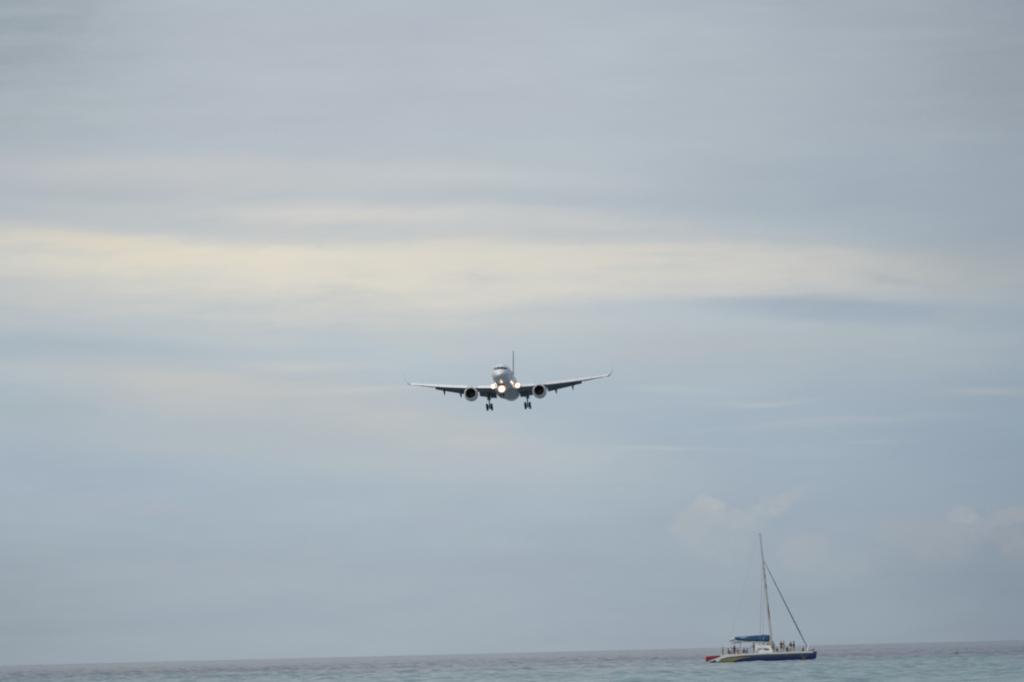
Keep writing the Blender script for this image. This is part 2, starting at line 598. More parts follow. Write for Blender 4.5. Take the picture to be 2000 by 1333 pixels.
def fus_pt(s, th, off=0.0):
    w, h, z = fus_at(s)
    c, q = math.cos(th), math.sin(th)
    w2, h2, z2 = fus_at(s + 0.05)
    p = Vector((sx(s), w * c, z + h * q))
    if off:
        t1 = Vector((sx(s + 0.05), w2 * c, z2 + h2 * q)) - p
        t2 = Vector((0, -w * q, h * c))
        nrm = t1.cross(t2).normalized()
        if nrm.y * c + nrm.z * q < 0:
            nrm = -nrm
        p += nrm * off
    return p


ss = sorted(set([f[0] for f in FUS] + list(np.linspace(1, 7, 19)) + list(np.linspace(8, 46, 30))))
ring_n = 40
body = MB().loft([[fus_pt(s, 2 * math.pi * k / ring_n) for k in range(ring_n)] for s in ss]).build('fuselage', white, plane)


def skin_patch(name, s0, s1, a0, a1, material, parent, off=0.012, nu=5, nv=5, s0b=None, s1b=None):
    """a panel lying on the fuselage skin between two stations and two angles, with its own thickness"""
    s0b = s0 if s0b is None else s0b
    s1b = s1 if s1b is None else s1b
    top, bot = [], []
    for i in range(nu + 1):
        for j in range(nv + 1):
            v = j / nv
            th = rad(a0 + (a1 - a0) * v)
            s = (s0 + (s0b - s0) * v) * (1 - i / nu) + (s1 + (s1b - s1) * v) * i / nu
            top.append(fus_pt(s, th, off))
            bot.append(fus_pt(s, th, -0.02))
    n = nv + 1
    fs = []
    k = len(top)
    for i in range(nu):
        for j in range(nv):
            a = i * n + j
            fs.append((a, a + 1, a + n + 1, a + n))
            fs.append((k + a, k + a + n, k + a + n + 1, k + a + 1))
    edge = [j for j in range(n)] + [i * n + nv for i in range(1, nu + 1)] + [nu * n + j for j in range(nv - 1, -1, -1)] + [i * n for i in range(nu - 1, 0, -1)]
    for q in range(len(edge)):
        a, c = edge[q], edge[(q + 1) % len(edge)]
        fs.append((a, k + a, k + c, c))
    return MB().add(top + bot, fs).build(name, material, parent)


for sgn in (1, -1):
    def ang(a):
        return 90 - sgn * (90 - a)
    # front, quarter and side panes of the windscreen, laid out by height on the nose
    def s_for(th, zt):
        lo_, hi_ = 0.3, 6.0
        for _ in range(30):
            md = (lo_ + hi_) / 2
            w_, h_, z_ = fus_at(md)
            if z_ + h_ * math.sin(rad(th)) < zt:
                lo_ = md
            else:
                hi_ = md
        return lo_
    for a0, a1, z0, z1 in ((88, 61, 0.34, 0.92), (58.5, 42, 0.34, 0.90), (40, 30.5, 0.36, 0.86)):
        skin_patch('windscreen_pane', s_for(a0, z0), s_for(a0, z1), ang(a0), ang(a1), cockpit_glass, body, 0.014, 6, 6, s_for(a1, z0), min(s_for(a1, z1), s_for(a1, z0) + 1.5))
# cabin windows, one mesh shared
win_mesh = MB()
win_mesh.prism([(0.12 * math.cos(a), 0.18 * math.sin(a)) for a in np.linspace(0, 2 * math.pi, 11)[:-1]], -0.02, 0.02)
wme = win_mesh.mesh('window')
wme.materials.append(cockpit_glass)
for sgn in (1, -1):
    for i in range(50):
        s = 7.6 + i * 0.54
        if 17.6 < s < 18.2:
            continue
        o = obj('window', wme, body)
        p = fus_pt(s, rad(18) if sgn > 0 else rad(162), 0.0)
        o.location = p
        o.rotation_euler = (sgn * rad(17), 0, 0)
    for s in (6.2, 15.2, 35.2):
        skin_patch('door', s, s + 1.05, 90 - sgn * 118, 90 - sgn * 62, grey_paint, body, 0.006)
# wing-body fairing
fair = []
for s, w, h, z in [(13.6, 1.30, 0.40, -1.40), (14.8, 1.75, 0.70, -1.42), (16.5, 2.02, 0.95, -1.44), (19, 2.12, 1.05, -1.46), (23, 2.12, 1.05, -1.46),
                   (26, 1.95, 0.95, -1.42), (28, 1.55, 0.70, -1.42), (29.6, 1.0, 0.35, -1.55)]:
    fair.append([(sx(s), w * math.copysign(abs(math.cos(a)) ** 0.8, math.cos(a)), z + h * math.copysign(abs(math.sin(a)) ** 0.8, math.sin(a)))
                 for a in np.linspace(0, 2 * math.pi, 29)[:-1]])
MB().loft(fair).build('belly_fairing', grey_paint, plane)

PROF = [(1.0, 0.0), (0.9, 0.018), (0.75, 0.040), (0.6, 0.056), (0.45, 0.066), (0.3, 0.068), (0.18, 0.060), (0.09, 0.046), (0.035, 0.030), (0.008, 0.013),
        (0.0, 0.0), (0.008, -0.011), (0.035, -0.022), (0.09, -0.032), (0.18, -0.041), (0.3, -0.046), (0.45, -0.042), (0.6, -0.030), (0.75, -0.016), (0.9, -0.005)]


def wing_at(y):
    """leading edge station, chord and height of the wing at span y"""
    s = 16.4 + (y - 1.9) * 0.525
    te = np.interp(y, [0, 1.9, 6.6, 19.0], [25.2, 25.2, 25.3, 27.05])
    u = max(0.0, (y - 1.9) / 17.1)
    z = -1.22 + (y - 1.9) * math.tan(rad(5.2)) + 0.95 * u * u
    return s, te - s, z


def twist(y):
    """built-in incidence with washout towards the tip"""
    return -0.02 + 0.10 * max(0.0, (y - 6.0) / 13.0)


def airfoil(y, sgn, c0=0.0, c1=1.0, thick=1.0):
    s, c, z = wing_at(y)
    pts = []
    for u, t_ in PROF:
        uu = min(max(u, c0), c1)
        pts.append((s + uu * c, z + t_ * c * thick + twist(y) * (uu * c)))
    return [(sx(a), sgn * y, h) for a, h in pts]


def flap_section(y, sgn, frac, rot, ds, dz):
    """a deflected trailing edge flap with its own small aerofoil"""
    s, c, z = wing_at(y)
    fc = frac * c
    s0, z0 = s + c * (1 - frac) + ds * c, z + twist(y) * c * (1 - frac) + dz * c
    pts = []
    for u, t_ in PROF:
        a, h = u * fc, t_ * fc * 1.3
        pts.append((s0 + a * math.cos(rot) + h * math.sin(rot), z0 - a * math.sin(rot) + h * math.cos(rot)))
    return [(sx(a), sgn * y, h) for a, h in pts]


for sgn in (1, -1):
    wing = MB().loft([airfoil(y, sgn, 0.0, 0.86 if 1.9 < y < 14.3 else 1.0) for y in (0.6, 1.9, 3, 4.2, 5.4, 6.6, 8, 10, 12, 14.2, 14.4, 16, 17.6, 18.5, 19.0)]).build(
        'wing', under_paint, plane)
    wing.data.materials.append(flap_shade_paint)
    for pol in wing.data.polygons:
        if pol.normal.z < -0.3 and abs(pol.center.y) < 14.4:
            pol.material_index = 1  # underside shade painted in: downward faces inboard take the dark grey
    # blended winglet
    wl = []
    for u in np.linspace(0, 1, 8):
        y = 19.0 + 1.25 * (1 - (1 - u) ** 1.8) * 0.95
        z = wing_at(19.0)[2] + 2.55 * u ** 1.7
        s = wing_at(19.0)[0] + 0.9 * u + 1.5 * u * u
        c = 1.62 * (1 - 0.62 * u)
        lean = rad(78) * min(1, u * 1.6)
        ring = []
        for a, t_ in PROF:
            h = t_ * c * 0.55
            ring.append((sx(s + a * c), sgn * (y - h * math.sin(lean)), z - 0.035 * a * c * (1 - u) + h * math.cos(lean)))
        wl.append(ring)
    MB().loft(wl).build('winglet', white, wing)
    # slats along the leading edge
    for y0, y1 in ((2.5, 5.3), (7.5, 10.3), (10.36, 13.2), (13.26, 16.1), (16.16, 18.7)):
        rings = []
        for y in np.linspace(y0, y1, 4):
            s, c, z = wing_at(y)
            k_ = min(max(0.15 * c, 0.40), 0.55) / (0.15 * c)
            ring = []
            outer = [(0.15, 0.056), (0.09, 0.046), (0.035, 0.030), (0.008, 0.013), (0.0, 0.0), (0.008, -0.012), (0.03, -0.020)]
            inner = [(0.045, -0.010), (0.06, 0.012), (0.10, 0.036)]
            ro = rad(30)
            for a, h in outer + inner:
                a0, h0 = a * c * k_, h * c * 1.1 * k_
                ring.append((sx(s - 0.10 * c * 0.9 + a0 * math.cos(ro) - h0 * math.sin(ro) * 1.0), sgn * y,
                             z - 0.035 * c * k_ + a0 * math.sin(ro) + h0 * math.cos(ro)))
            rings.append(ring)
        MB().loft(rings).build('slat', white, wing)
    # flaps: main and aft panels
    for y0, y1, fr in ((2.25, 5.55, 0.135), (7.55, 14.1, 0.165)):
        MB().loft([flap_section(y, sgn, fr, rad(26), 0.0, -0.004) for y in np.linspace(y0, y1, 5)]).build('flap', flap_shade_paint, wing)
        MB().loft([flap_section(y, sgn, fr * 0.52, rad(42), 0.055, -0.052) for y in np.linspace(y0, y1, 5)]).build('aft_flap', flap_shade_paint, wing)
    MB().loft([flap_section(y, sgn, 0.22, rad(6), 0.0, 0.0) for y in (14.45, 16, 18.2)]).build('aileron', under_paint, wing)
    # flap track fairings
    for y in (3.9, 9.15, 12.35):
        s, c, z = wing_at(y)
        k = 1.0 if y < 10 else 0.85
        pts, rr = [], []
        for u, r_ in ((0.0, 0.03), (0.15, 0.16), (0.4, 0.24), (0.65, 0.22), (0.88, 0.12), (1.0, 0.03)):
            a = s + 0.52 * c + u * 3.0 * k
            pts.append((sx(a), sgn * y, z - 0.16 - 0.035 * c - (0 if u < 0.35 else (u - 0.35) * 1.55 * k)))
            rr.append(r_ * k)
        MB().tube(pts, rr, 12).build('flap_track_fairing', flap_shade_paint, wing)
    # engine
    ey, ez = sgn * 6.5, -2.36
    es = 13.9
    n_parent = wing
    nac = MB()
    prof = [(0.0, 1.04), (-0.10, 1.13), (-0.35, 1.23), (-1.0, 1.32), (-1.9, 1.34), (-3.0, 1.24), (-3.9, 1.08), (-3.86, 1.02), (-2.0, 1.04), (-1.1, 1.02), (-0.5, 1.0), (-0.15, 1.0), (0.0, 1.04)]
    nac.lathe(prof, 36, 'X', (sx(es), ey, ez))
    eng = nac.build('engine', white, wing)
    MB().lathe([(-0.02, 1.01), (0.035, 1.02), (0.045, 1.05), (0.02, 1.09), (-0.07, 1.135), (-0.2, 1.195), (-0.22, 1.18), (-0.1, 1.1)], 36, 'X', (sx(es), ey, ez)).build('inlet_lip', lip_paint, eng)
    MB().lathe([(-1.02, 1.01), (-1.02, 0.02)], 36, 'X', (sx(es), ey, ez)).build('fan', fan_dark, eng)
    for k in range(22):
        a = 2 * math.pi * k / 22
        R_ = Matrix.Rotation(a, 3, 'X')
        pts = []
        for r0, tw, hw in ((0.30, 0.5, 0.07), (0.62, 0.8, 0.09), (0.97, 1.05, 0.10)):
            for e in (-1, 1):
                pts.append(Vector((sx(es) - 0.92, ey, ez)) + R_ @ Vector((math.cos(tw) * hw * e, math.sin(tw) * hw * e, r0)))
        MB().add(pts, [(0, 1, 3, 2), (2, 3, 5, 4)]).build('fan_blade', fan_dark, eng)
    MB().lathe([(-0.72, 0.01), (-0.78, 0.10), (-0.9, 0.20), (-1.06, 0.29), (-1.1, 0.30)], 20, 'X', (sx(es), ey, ez)).build('spinner', fan_dark, eng)
    MB().lathe([(-3.6, 0.72), (-4.6, 0.62), (-5.6, 0.45), (-5.6, 0.30), (-6.4, 0.03)], 24, 'X', (sx(es), ey, ez)).build('exhaust', bare_metal, eng)
    s_, c_, z_ = wing_at(6.5)
    MB().loft([[(sx(a), ey - w, lo), (sx(a), ey + w, lo), (sx(a), ey + w * 0.8, hi), (sx(a), ey - w * 0.8, hi)] for a, w, lo, hi in
               ((es + 1.0, 0.06, ez + 1.28, ez + 1.34), (es + 2.2, 0.20, ez + 1.1, ez + 1.55), (s_ + 0.3, 0.24, ez + 0.8, z_ + 0.05),
                (s_ + 2.5, 0.22, ez + 0.8, z_ - 0.1), (s_ + 4.0, 0.08, z_ - 0.6, z_ - 0.25))]).build('pylon', under_paint, eng)
    # main landing gear
    gy = sgn * 3.66
    gs = 24.0
    gx = sx(gs)
    gear = MB().tube([(gx, gy, -1.35), (gx, gy, -2.75)], 0.19, 14).tube([(gx, gy, -2.7), (gx, gy, -3.95)], 0.125, 12).build('main_gear', gear_metal, plane)
    MB().tube([(gx, gy, -2.6), (gx, gy - sgn * 1.5, -1.55)], 0.08).build('side_brace', gear_metal, gear)
    MB().tube([(gx, gy, -2.7), (gx + 1.3, gy, -1.6)], 0.08).build('drag_brace', gear_metal, gear)
    MB().box((gx, gy + sgn * 0.34, -2.05), (1.5, 0.05, 1.35)).build('gear_door', under_paint, gear, False, 0.015)
    tilt = rad(14)
    bog = Matrix.Rotation(-tilt, 3, 'Y')
    c0 = Vector((gx, gy, -4.0))
    MB().tube([c0 + bog @ Vector((-0.75, 0, 0)), c0 + bog @ Vector((0.75, 0, 0))], 0.13).build('bogie_beam', gear_metal, gear)
    for fx_ in (-0.57, 0.57):
        q = c0 + bog @ Vector((fx_, 0, 0))
        MB().tube([q + Vector((0, -0.6, 0)), q + Vector((0, 0.6, 0))], 0.07).build('axle', gear_metal, gear)
        for wy in (-0.43, 0.43):
            ty = MB().lathe([(-0.19, 0.28), (-0.20, 0.36), (-0.17, 0.46), (-0.08, 0.505), (0.08, 0.505), (0.17, 0.46), (0.20, 0.36), (0.19, 0.28)], 24, 'Y', q + Vector((0, wy, 0)), True).build('wheel', rubber, gear)
            MB().lathe([(-0.205, 0.05), (-0.205, 0.2), (-0.18, 0.27), (0.18, 0.27), (0.205, 0.2), (0.205, 0.05)], 18, 'Y', q + Vector((0, wy, 0)), True).build('rim', bare_metal, ty)
    # wing root landing light and the smaller turn-off light beside it
    for yy, s_off, r_, m_, nm in ((2.32, 0.02, 0.58, lamp_landing, 'landing_light'), (1.98, 0.35, 0.17, lamp_small, 'runway_light')):
        s, c, z = wing_at(max(yy, 1.9))
        lamp = MB().lathe([(0.0, 1.0), (0.12, 0.92), (0.2, 0.6), (0.24, 0.02)], 24, 'X', (0, 0, 0)).build(nm, m_, plane)
        lamp.scale = (0.3, r_ * (1.0 if sgn > 0 else 0.82), r_ * (1.0 if sgn > 0 else 0.82))
        lamp.location = (sx(s - s_off) + 0.75, sgn * yy, z + (0.16 if nm == 'landing_light' else 0.55))
        MB().lathe([(-0.6, 0.6), (-0.1, 1.02), (0.02, 1.06), (0.02, 1.0)], 24).build('bezel', bare_metal, lamp)
    # navigation light in the wing tip
    s, c, z = wing_at(19.0)
    nav = MB().lathe([(0.0, 1.0), (0.4, 0.9), (0.8, 0.55), (1.0, 0.05)], 14).build('navigation_light', lamp_red if sgn > 0 else lamp_green, wing)
    nav.location = (sx(s) + 0.02, sgn * 18.95, z)
    nav.scale = (0.3, 0.26 if sgn > 0 else 0.12, 0.17 if sgn > 0 else 0.1)
    # tailplane
    tp = []
    for y, s, c, z in ((0.3, 40.2, 4.4, 0.95), (1.5, 41.0, 3.9, 1.05), (7.6, 45.1, 1.6, 1.75)):
        tp.append([(sx(s + u * c), sgn * y, z + t_ * c * 0.75) for u, t_ in PROF])
    MB().loft(tp).build('tailplane', under_paint, plane)

# fin
fin = []
for z, s, c in ((1.2, 36.2, 7.6), (2.2, 37.4, 6.6), (5.5, 40.3, 4.7), (9.3, 43.7, 2.75)):
    fin.append([(sx(s + u * c), t_ * c * 1.15, z) for u, t_ in [(a, abs(h) * (1 if k <= 10 else -1)) for k, (a, h) in enumerate([(q, 0.5 * (PROF[i][1] - 0) if i <= 10 else -0.5 * PROF[20 - i][1]) for i, (q, w) in enumerate(PROF)])]])
fin_o = MB().loft(fin).build('fin', fin_paint, plane)
# nose gear
gx = sx(5.6)
ng = MB().tube([(gx, 0, -1.5), (gx + 0.05, 0, -2.7)], 0.13).tube([(gx + 0.05, 0, -2.65), (gx + 0.12, 0, -3.9)], 0.085).build('nose_gear', gear_metal, plane)
MB().tube([(gx + 0.06, 0, -2.7), (gx + 1.2, 0, -1.65)], 0.06).build('drag_brace', gear_metal, ng)
MB().tube([(gx + 0.12, -0.38, -3.88), (gx + 0.12, 0.38, -3.88)], 0.06).build('axle', gear_metal, ng)
for wy in (-0.29, 0.29):
    ty = MB().lathe([(-0.12, 0.22), (-0.135, 0.30), (-0.10, 0.37), (-0.04, 0.395), (0.04, 0.395), (0.10, 0.37), (0.135, 0.30), (0.12, 0.22)], 22, 'Y', (gx + 0.12, wy, -3.88), True).build('wheel', rubber, ng)
    MB().lathe([(-0.14, 0.03), (-0.13, 0.2), (0.13, 0.2), (0.14, 0.03)], 16, 'Y', (gx + 0.12, wy, -3.88), True).build('rim', bare_metal, ty)
for wy in (-0.62, 0.62):
    MB().box((gx + 0.3, wy, -2.15), (2.0, 0.04, 0.75), Matrix.Rotation(math.copysign(rad(8), wy), 3, 'X')).build('gear_door', grey_paint, ng, False, 0.012)
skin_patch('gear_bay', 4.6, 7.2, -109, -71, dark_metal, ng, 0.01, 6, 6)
lamp = MB().lathe([(0.0, 1.0), (0.12, 0.92), (0.2, 0.6), (0.24, 0.02)], 28).build('taxi_light', lamp_landing, ng)
lamp.location = (gx + 0.5, 0, -2.82)
lamp.scale = (0.3, 0.74, 0.74)
MB().lathe([(-0.6, 0.6), (-0.1, 1.02), (0.02, 1.05), (0.02, 1.0)], 24).build('bezel', bare_metal, lamp)

# orientation: towards the viewer, tail slightly to the right, nose a little up, left wing a little high
pdir = ray(989.3, 748.8)
fwd_yaw = rad(-90 - 3.5)
plane.matrix_world = (Matrix.Translation(Vector((0, 0, CAM_H)) + pdir * 813.0) @ Matrix.Rotation(fwd_yaw, 4, 'Z')
                      @ Matrix.Rotation(rad(-3.2), 4, 'Y') @ Matrix.Rotation(rad(0.75), 4, 'X'))

# ------------------------------------------------------------------ catamaran (metres; x towards the bow, y its far side, z up from the waterline)
BX, BY, SCALE = 1487.0, 1292.0, 11.04
BTH = math.atan(0.0405)


def bl(px, py):
    """photo pixel -> boat x, z in the plane of its near side"""
    ddx, ddy = px - BX, BY - py
    return ((ddx * math.cos(BTH) + ddy * math.sin(BTH)) / SCALE, (-ddx * math.sin(BTH) + ddy * math.cos(BTH)) / SCALE)


boat_white = mat('boat_white', (0.60, 0.61, 0.61), 0.35, 0, 0.05, 1.5, coat=0.2)
deck_grey = mat('deck_grey', (0.42, 0.43, 0.43), 0.6, 0, 0.08, 2.0)
sail_blue = mat('sail_cover_blue', (0.004, 0.050, 0.120), 0.75, 0, 0.18, 2.5)
awning_blue = mat('awning_blue', (0.06, 0.11, 0.26), 0.7, 0, 0.12, 2.5)
mast_white = mat('mast_white', (0.42, 0.41, 0.41), 0.4, 0, 0.06, 1.5)
mast_brown = mat('mast_lettering_brown', (0.16, 0.10, 0.05), 0.5, 0, 0.15, 4.0)
stay_blue = mat('furled_sail_blue', (0.09, 0.13, 0.22), 0.7, 0, 0.12, 2.0)
wire = mat('rigging_wire', (0.22, 0.24, 0.26), 0.4, 0.5, 0.05, 2.0)
steel = mat('rail_steel', (0.45, 0.46, 0.48), 0.3, 0.8, 0.05, 2.0)
window_tint = mat('cabin_window_tint', (0.13, 0.12, 0.16), 0.15, 0, 0.05, 2.0)
window_grey = mat('cabin_window_grey', (0.30, 0.30, 0.32), 0.2, 0, 0.05, 2.0)
net_mat = mat('trampoline_net', (0.10, 0.10, 0.11), 0.8, 0, 0.1, 8.0)
emblem_mat = mat('emblem_bronze', (0.17, 0.10, 0.07), 0.5, 0, 0.1, 6.0)
logo_pale = mat('cover_print_pale', (0.30, 0.34, 0.36), 0.7, 0, 0.1, 6.0)
livery_mat = mat('hull_livery', (1, 1, 1), 0.33, 0, 0.05, 1.2, attr='livery')

boat = empty('sailing_catamaran', 'navy and white day-charter catamaran with furled sails and passengers on deck', 'catamaran')

C_NAVY = (0.009, 0.018, 0.088)
C_GREY = (0.042, 0.055, 0.066)
C_WHITE = (0.50, 0.52, 0.51)
C_RED = (0.190, 0.020, 0.026)
C_BLUE = (0.010, 0.032, 0.105)
C_GOLD = (0.195, 0.160, 0.065)
XL1 = [bl(1402, 1291), bl(1410, 1287.5), bl(1424, 1284.0), bl(1450, 1281.0), bl(1487, 1279.0), bl(1540, 1276.8), bl(1586, 1275.6), bl(1588, 1273.0), bl(1600, 1272.4)]
XL2 = [bl(1402, 1292.5), bl(1410, 1289), bl(1424, 1285.5), bl(1450, 1284.0), bl(1487, 1283.2), bl(1540, 1281.2), bl(1586, 1278.0), bl(1600, 1277.4)]
GU = [bl(1405, 1292.5), bl(1412, 1289.2), bl(1424, 1286.2), bl(1445, 1284.2), bl(1466, 1283.8)]
GL = [bl(1405, 1297), bl(1430, 1296), bl(1434, 1292.5), bl(1441, 1288.6), bl(1452, 1285.9), bl(1466, 1284.2)]


def ip(x, tab):
    return float(np.interp(x, [p[0] for p in tab], [p[1] for p in tab]))


RD = [bl(1382, 1293.0), bl(1403, 1285.2), bl(1409, 1283.0)]
RW = [bl(1382, 1295.8), bl(1399, 1289.2), bl(1400, 1293.2), bl(1404, 1293.6), bl(1407, 1290.5)]


def livery(x, z):
    if x < bl(1408, 1286)[0]:
        if z > ip(x, RD):
            return C_RED
        if z > ip(x, RW):
            return C_WHITE
        return C_BLUE
    if z > ip(x, XL1):
        return C_WHITE
    if x < GU[-1][0] and ip(x, GL) < z < ip(x, GU):
        return C_GOLD
    if z > ip(x, XL2):
        return C_GREY
    return C_NAVY


SHEER = [bl(1380, 1283.2), bl(1408, 1280.8), bl(1430, 1279.3), bl(1470, 1277.0), bl(1510, 1274.8), bl(1550, 1273.2), bl(1580, 1272.4), bl(1594.2, 1272.9)]
X_STERN, X_BOW = bl(1380.5, 1297)[0], bl(1594.5, 1274)[0]


def make_hull(yc):
    me = bpy.data.meshes.new('hull')
    bm = bmesh.new()
    lay = bm.verts.layers.float_color.new('livery')
    nx_, nz_ = 420, 56
    grid = []
    for i in range(nx_ + 1):
        u = i / nx_
        x = X_STERN + (X_BOW - X_STERN) * u
        zt = ip(x, SHEER)
        zb = -0.55 + 0.35 * max(0, (0.12 - u) / 0.12) + 0.3 * max(0, (u - 0.9) / 0.1)
        w = 0.72 * (1 - max(0, (u - 0.5) / 0.5) ** 2.3 * 0.96) * (0.86 + 0.14 * min(1, u / 0.15))
        row = []
        for side in (-1, 1):
            zs = [zb + (zt - zb) * j / nz_ for j in range(nz_ + 1)]
            if side == 1:
                zs = zs[::-1]
            for z in zs:
                v = (z - zb) / (zt - zb)
                ww = w * (0.10 + 0.90 * min(1.0, v / 0.45) ** 0.6) * (1 + 0.06 * max(0, v - 0.45))
                # the plumb bow leans a little forward at the top
                rake = (v - 1) * 0.30 * max(0, (u - 0.93) / 0.07)
                vt = bm.verts.new((x + rake, yc + side * ww, z))
                vt[lay] = (*livery(x + rake, z), 1.0)
                row.append(vt)
        grid.append(row)
    m = len(grid[0])
    for i in range(nx_):
        for j in range(m):
            a, b2 = grid[i][j], grid[i][(j + 1) % m]
            c, d = grid[i + 1][(j + 1) % m], grid[i + 1][j]
            f = bm.faces.new((a, b2, c, d))
            f.smooth = True
    bm.faces.new(grid[0])
    bm.faces.new(grid[-1][::-1])
    for row in grid:      # deck edge keeps its crease; the deck itself is white
        pass
    bmesh.ops.recalc_face_normals(bm, faces=bm.faces)
    for e in bm.edges:
        if len(e.link_faces) == 2 and e.calc_face_angle(0) > rad(38):
            e.smooth = False
    bm.to_mesh(me)
    bm.free()
    me.materials.append(livery_mat)
    return obj('hull', me, boat)


NEAR_Y, FAR_Y = -3.4, 3.4
near_hull = make_hull(NEAR_Y)
far_hull = make_hull(FAR_Y)
near_hull['label'] = 'navy hull with red and white stern corner, gold swoosh and white deck edge'
# emblem near the bow: two crossing strokes like a V with a short bar
em = MB()
ex, ez_ = bl(1568.5, 1284.5)


def hull_y(x):
    u = (x - X_STERN) / (X_BOW - X_STERN)
    return NEAR_Y - 0.72 * (1 - max(0, (u - 0.5) / 0.5) ** 2.3 * 0.96) * 1.04 - 0.012


def decal_stroke(mb, p, q, w):
    d = Vector((q[0] - p[0], q[1] - p[1])).normalized()
    nrm = Vector((-d.y, d.x)) * w / 2
    prof = [(p[0] + nrm.x, p[1] + nrm.y), (q[0] + nrm.x, q[1] + nrm.y), (q[0] - nrm.x, q[1] - nrm.y), (p[0] - nrm.x, p[1] - nrm.y)]
    vs = [(a, hull_y(a) - 0.006, c) for a, c in prof] + [(a, hull_y(a) + 0.05, c) for a, c in prof]
    mb.add(vs, [(0, 1, 2, 3), (7, 6, 5, 4), (0, 4, 5, 1), (1, 5, 6, 2), (2, 6, 7, 3), (3, 7, 4, 0)])


decal_stroke(em, bl(1563.8, 1279.8), bl(1569.0, 1288.2), 0.15)
decal_stroke(em, bl(1573.5, 1280.4), bl(1569.6, 1287.4), 0.10)
decal_stroke(em, bl(1563.8, 1280.0), bl(1566.2, 1280.4), 0.16)
em.build('emblem', emblem_mat, near_hull, False)

# bridge deck, cockpit floor and side decks
zd = 1.50
MB().box((1.2, 0, 1.22), (7.0, 5.6, 0.42)).build('bridge_deck', boat_white, boat, False, 0.04)
MB().box((-5.0, 0, 0.90), (5.4, 5.6, 0.30)).build('cockpit_floor', deck_grey, boat, False, 0.03)
x8, z8 = bl(1573, 1272)
MB().tube([(x8, NEAR_Y, 1.30), (x8, FAR_Y, 1.30)], 0.12, 14).build('bow_crossbeam', steel, boat)
MB().tube([(-8.3, NEAR_Y, 0.95), (-8.3, FAR_Y, 0.95)], 0.12, 14).build('stern_crossbeam', steel, boat)
for yy in (-1.42, 1.42):
    MB().box(((4.7 + x8) / 2, yy, 1.30), (x8 - 4.75, 2.55, 0.03)).build('trampoline', net_mat, boat, False)
MB().box(((4.7 + x8) / 2, 0, 1.30), (x8 - 4.75, 0.24, 0.12)).build('walkway', boat_white, boat, False, 0.02)
# seat along the cockpit
for yy in (-2.35, 2.35):
    MB().box((-4.3, yy, 1.22), (3.8, 0.5, 0.44)).build('bench', boat_white, boat, False, 0.04)
# coach roof
c1, c2, c3, c4 = bl(1472.5, 1277), bl(1475.5, 1262.2), bl(1505.5, 1261.2), bl(1510.5, 1275.5)
cab = MB()
lo, hi = 1.30, c2[1]
rings = []
for x, z, w in ((c1[0], lo, 2.25), (c2[0], hi - 0.1, 2.05), (c2[0] + 0.2, hi, 1.95), (c3[0] - 0.25, hi, 1.9), (c3[0], hi - 0.12, 1.95), (c4[0], lo, 2.2)):
    rings.append([(x, -w, z), (x, w, z)])
n6 = [r_[0] for r_ in rings]
f6 = [r_[1] for r_ in rings]
cab.add(n6 + f6, [tuple(range(6)), tuple(range(11, 5, -1))] + [(i, i + 6, (i + 1) % 6 + 6, (i + 1) % 6) for i in range(6)])
cabin = cab.build('coach_roof', boat_white, boat, False, 0.05)


def side_panel(name, corners, m, parent, y=-2.27, t_=0.05):
    pts = [bl(*c) for c in corners]
    n = len(pts)
    def yy(z):
        return -2.28 + 0.22 * (z - lo) / (hi - lo) - 0.012
    vs = [(a, yy(c) - 0.02, c) for a, c in pts] + [(a, yy(c) + 0.06, c) for a, c in pts]
    MB().add(vs, [tuple(range(n)), tuple(range(2 * n - 1, n - 1, -1))] + [(i, i + n, (i + 1) % n + n, (i + 1) % n) for i in range(n)]).build(name, m, parent, False)


side_panel('window', [(1480, 1266.2), (1489, 1265.9), (1489, 1268.6), (1480.4, 1271.5)], window_grey, cabin)
side_panel('window', [(1491, 1265.4), (1493.4, 1266.6), (1502, 1267.4), (1502.4, 1270.4), (1493, 1270.8)], window_tint, cabin)
side_panel('porthole', [(1498.5, 1277.2), (1500.6, 1277.1), (1500.6, 1279.0), (1498.5, 1279.1)], window_grey, cabin)
MB().box((bl(1490, 1262)[0], 0, hi + 0.03), (1.4, 1.6, 0.06)).build('roof_hatch', window_grey, cabin, False, 0.01)

# mast, boom, sails
mb_, mt_ = bl(1508.2, 1263), bl(1486.0, 1046.5)


def on_mast(py):
    z = None
    for k in range(400):
        u = k / 399
        x = mb_[0] + (mt_[0] - mb_[0]) * u
        zz = mb_[1] + (mt_[1] - mb_[1]) * u
        # which pixel row is this
        yy = BY - (x * math.sin(BTH) + zz * math.cos(BTH)) * SCALE
        if yy <= py:
            return Vector((x, 0, zz))
    return Vector((mt_[0], 0, mt_[1]))


mast_pts = [Vector((mb_[0] + 0.02, 0, 1.40)), on_mast(1240), on_mast(1150), on_mast(1095), Vector((mt_[0], 0, mt_[1]))]
mast = MB().tube(mast_pts, [0.23, 0.22, 0.20, 0.17, 0.11], 14).build('mast', mast_white, boat)
for y0, y1, w in ((1112, 1119, 0.6), (1121, 1130, 0.7), (1141, 1152, 1.0), (1181, 1213, 1.0)):
    p, q = on_mast(y1), on_mast(y0)
    st = MB()
    off = Vector((0.07, -0.165, 0))
    st.tube([p + off, (p + q) / 2 + off + Vector((0.02, -0.02, 0)), q + off], [0.05 * w, 0.12 * w, 0.05 * w], 10)
    st.build('mast_marking', mast_brown, mast)
top = Vector((mt_[0], 0, mt_[1]))
MB().tube([top + Vector((-0.35, 0, 0.02)), top + Vector((0.25, 0, 0.06))], 0.05).tube([top, top + Vector((0, 0, 0.35))], 0.025).build('masthead', wire, mast)
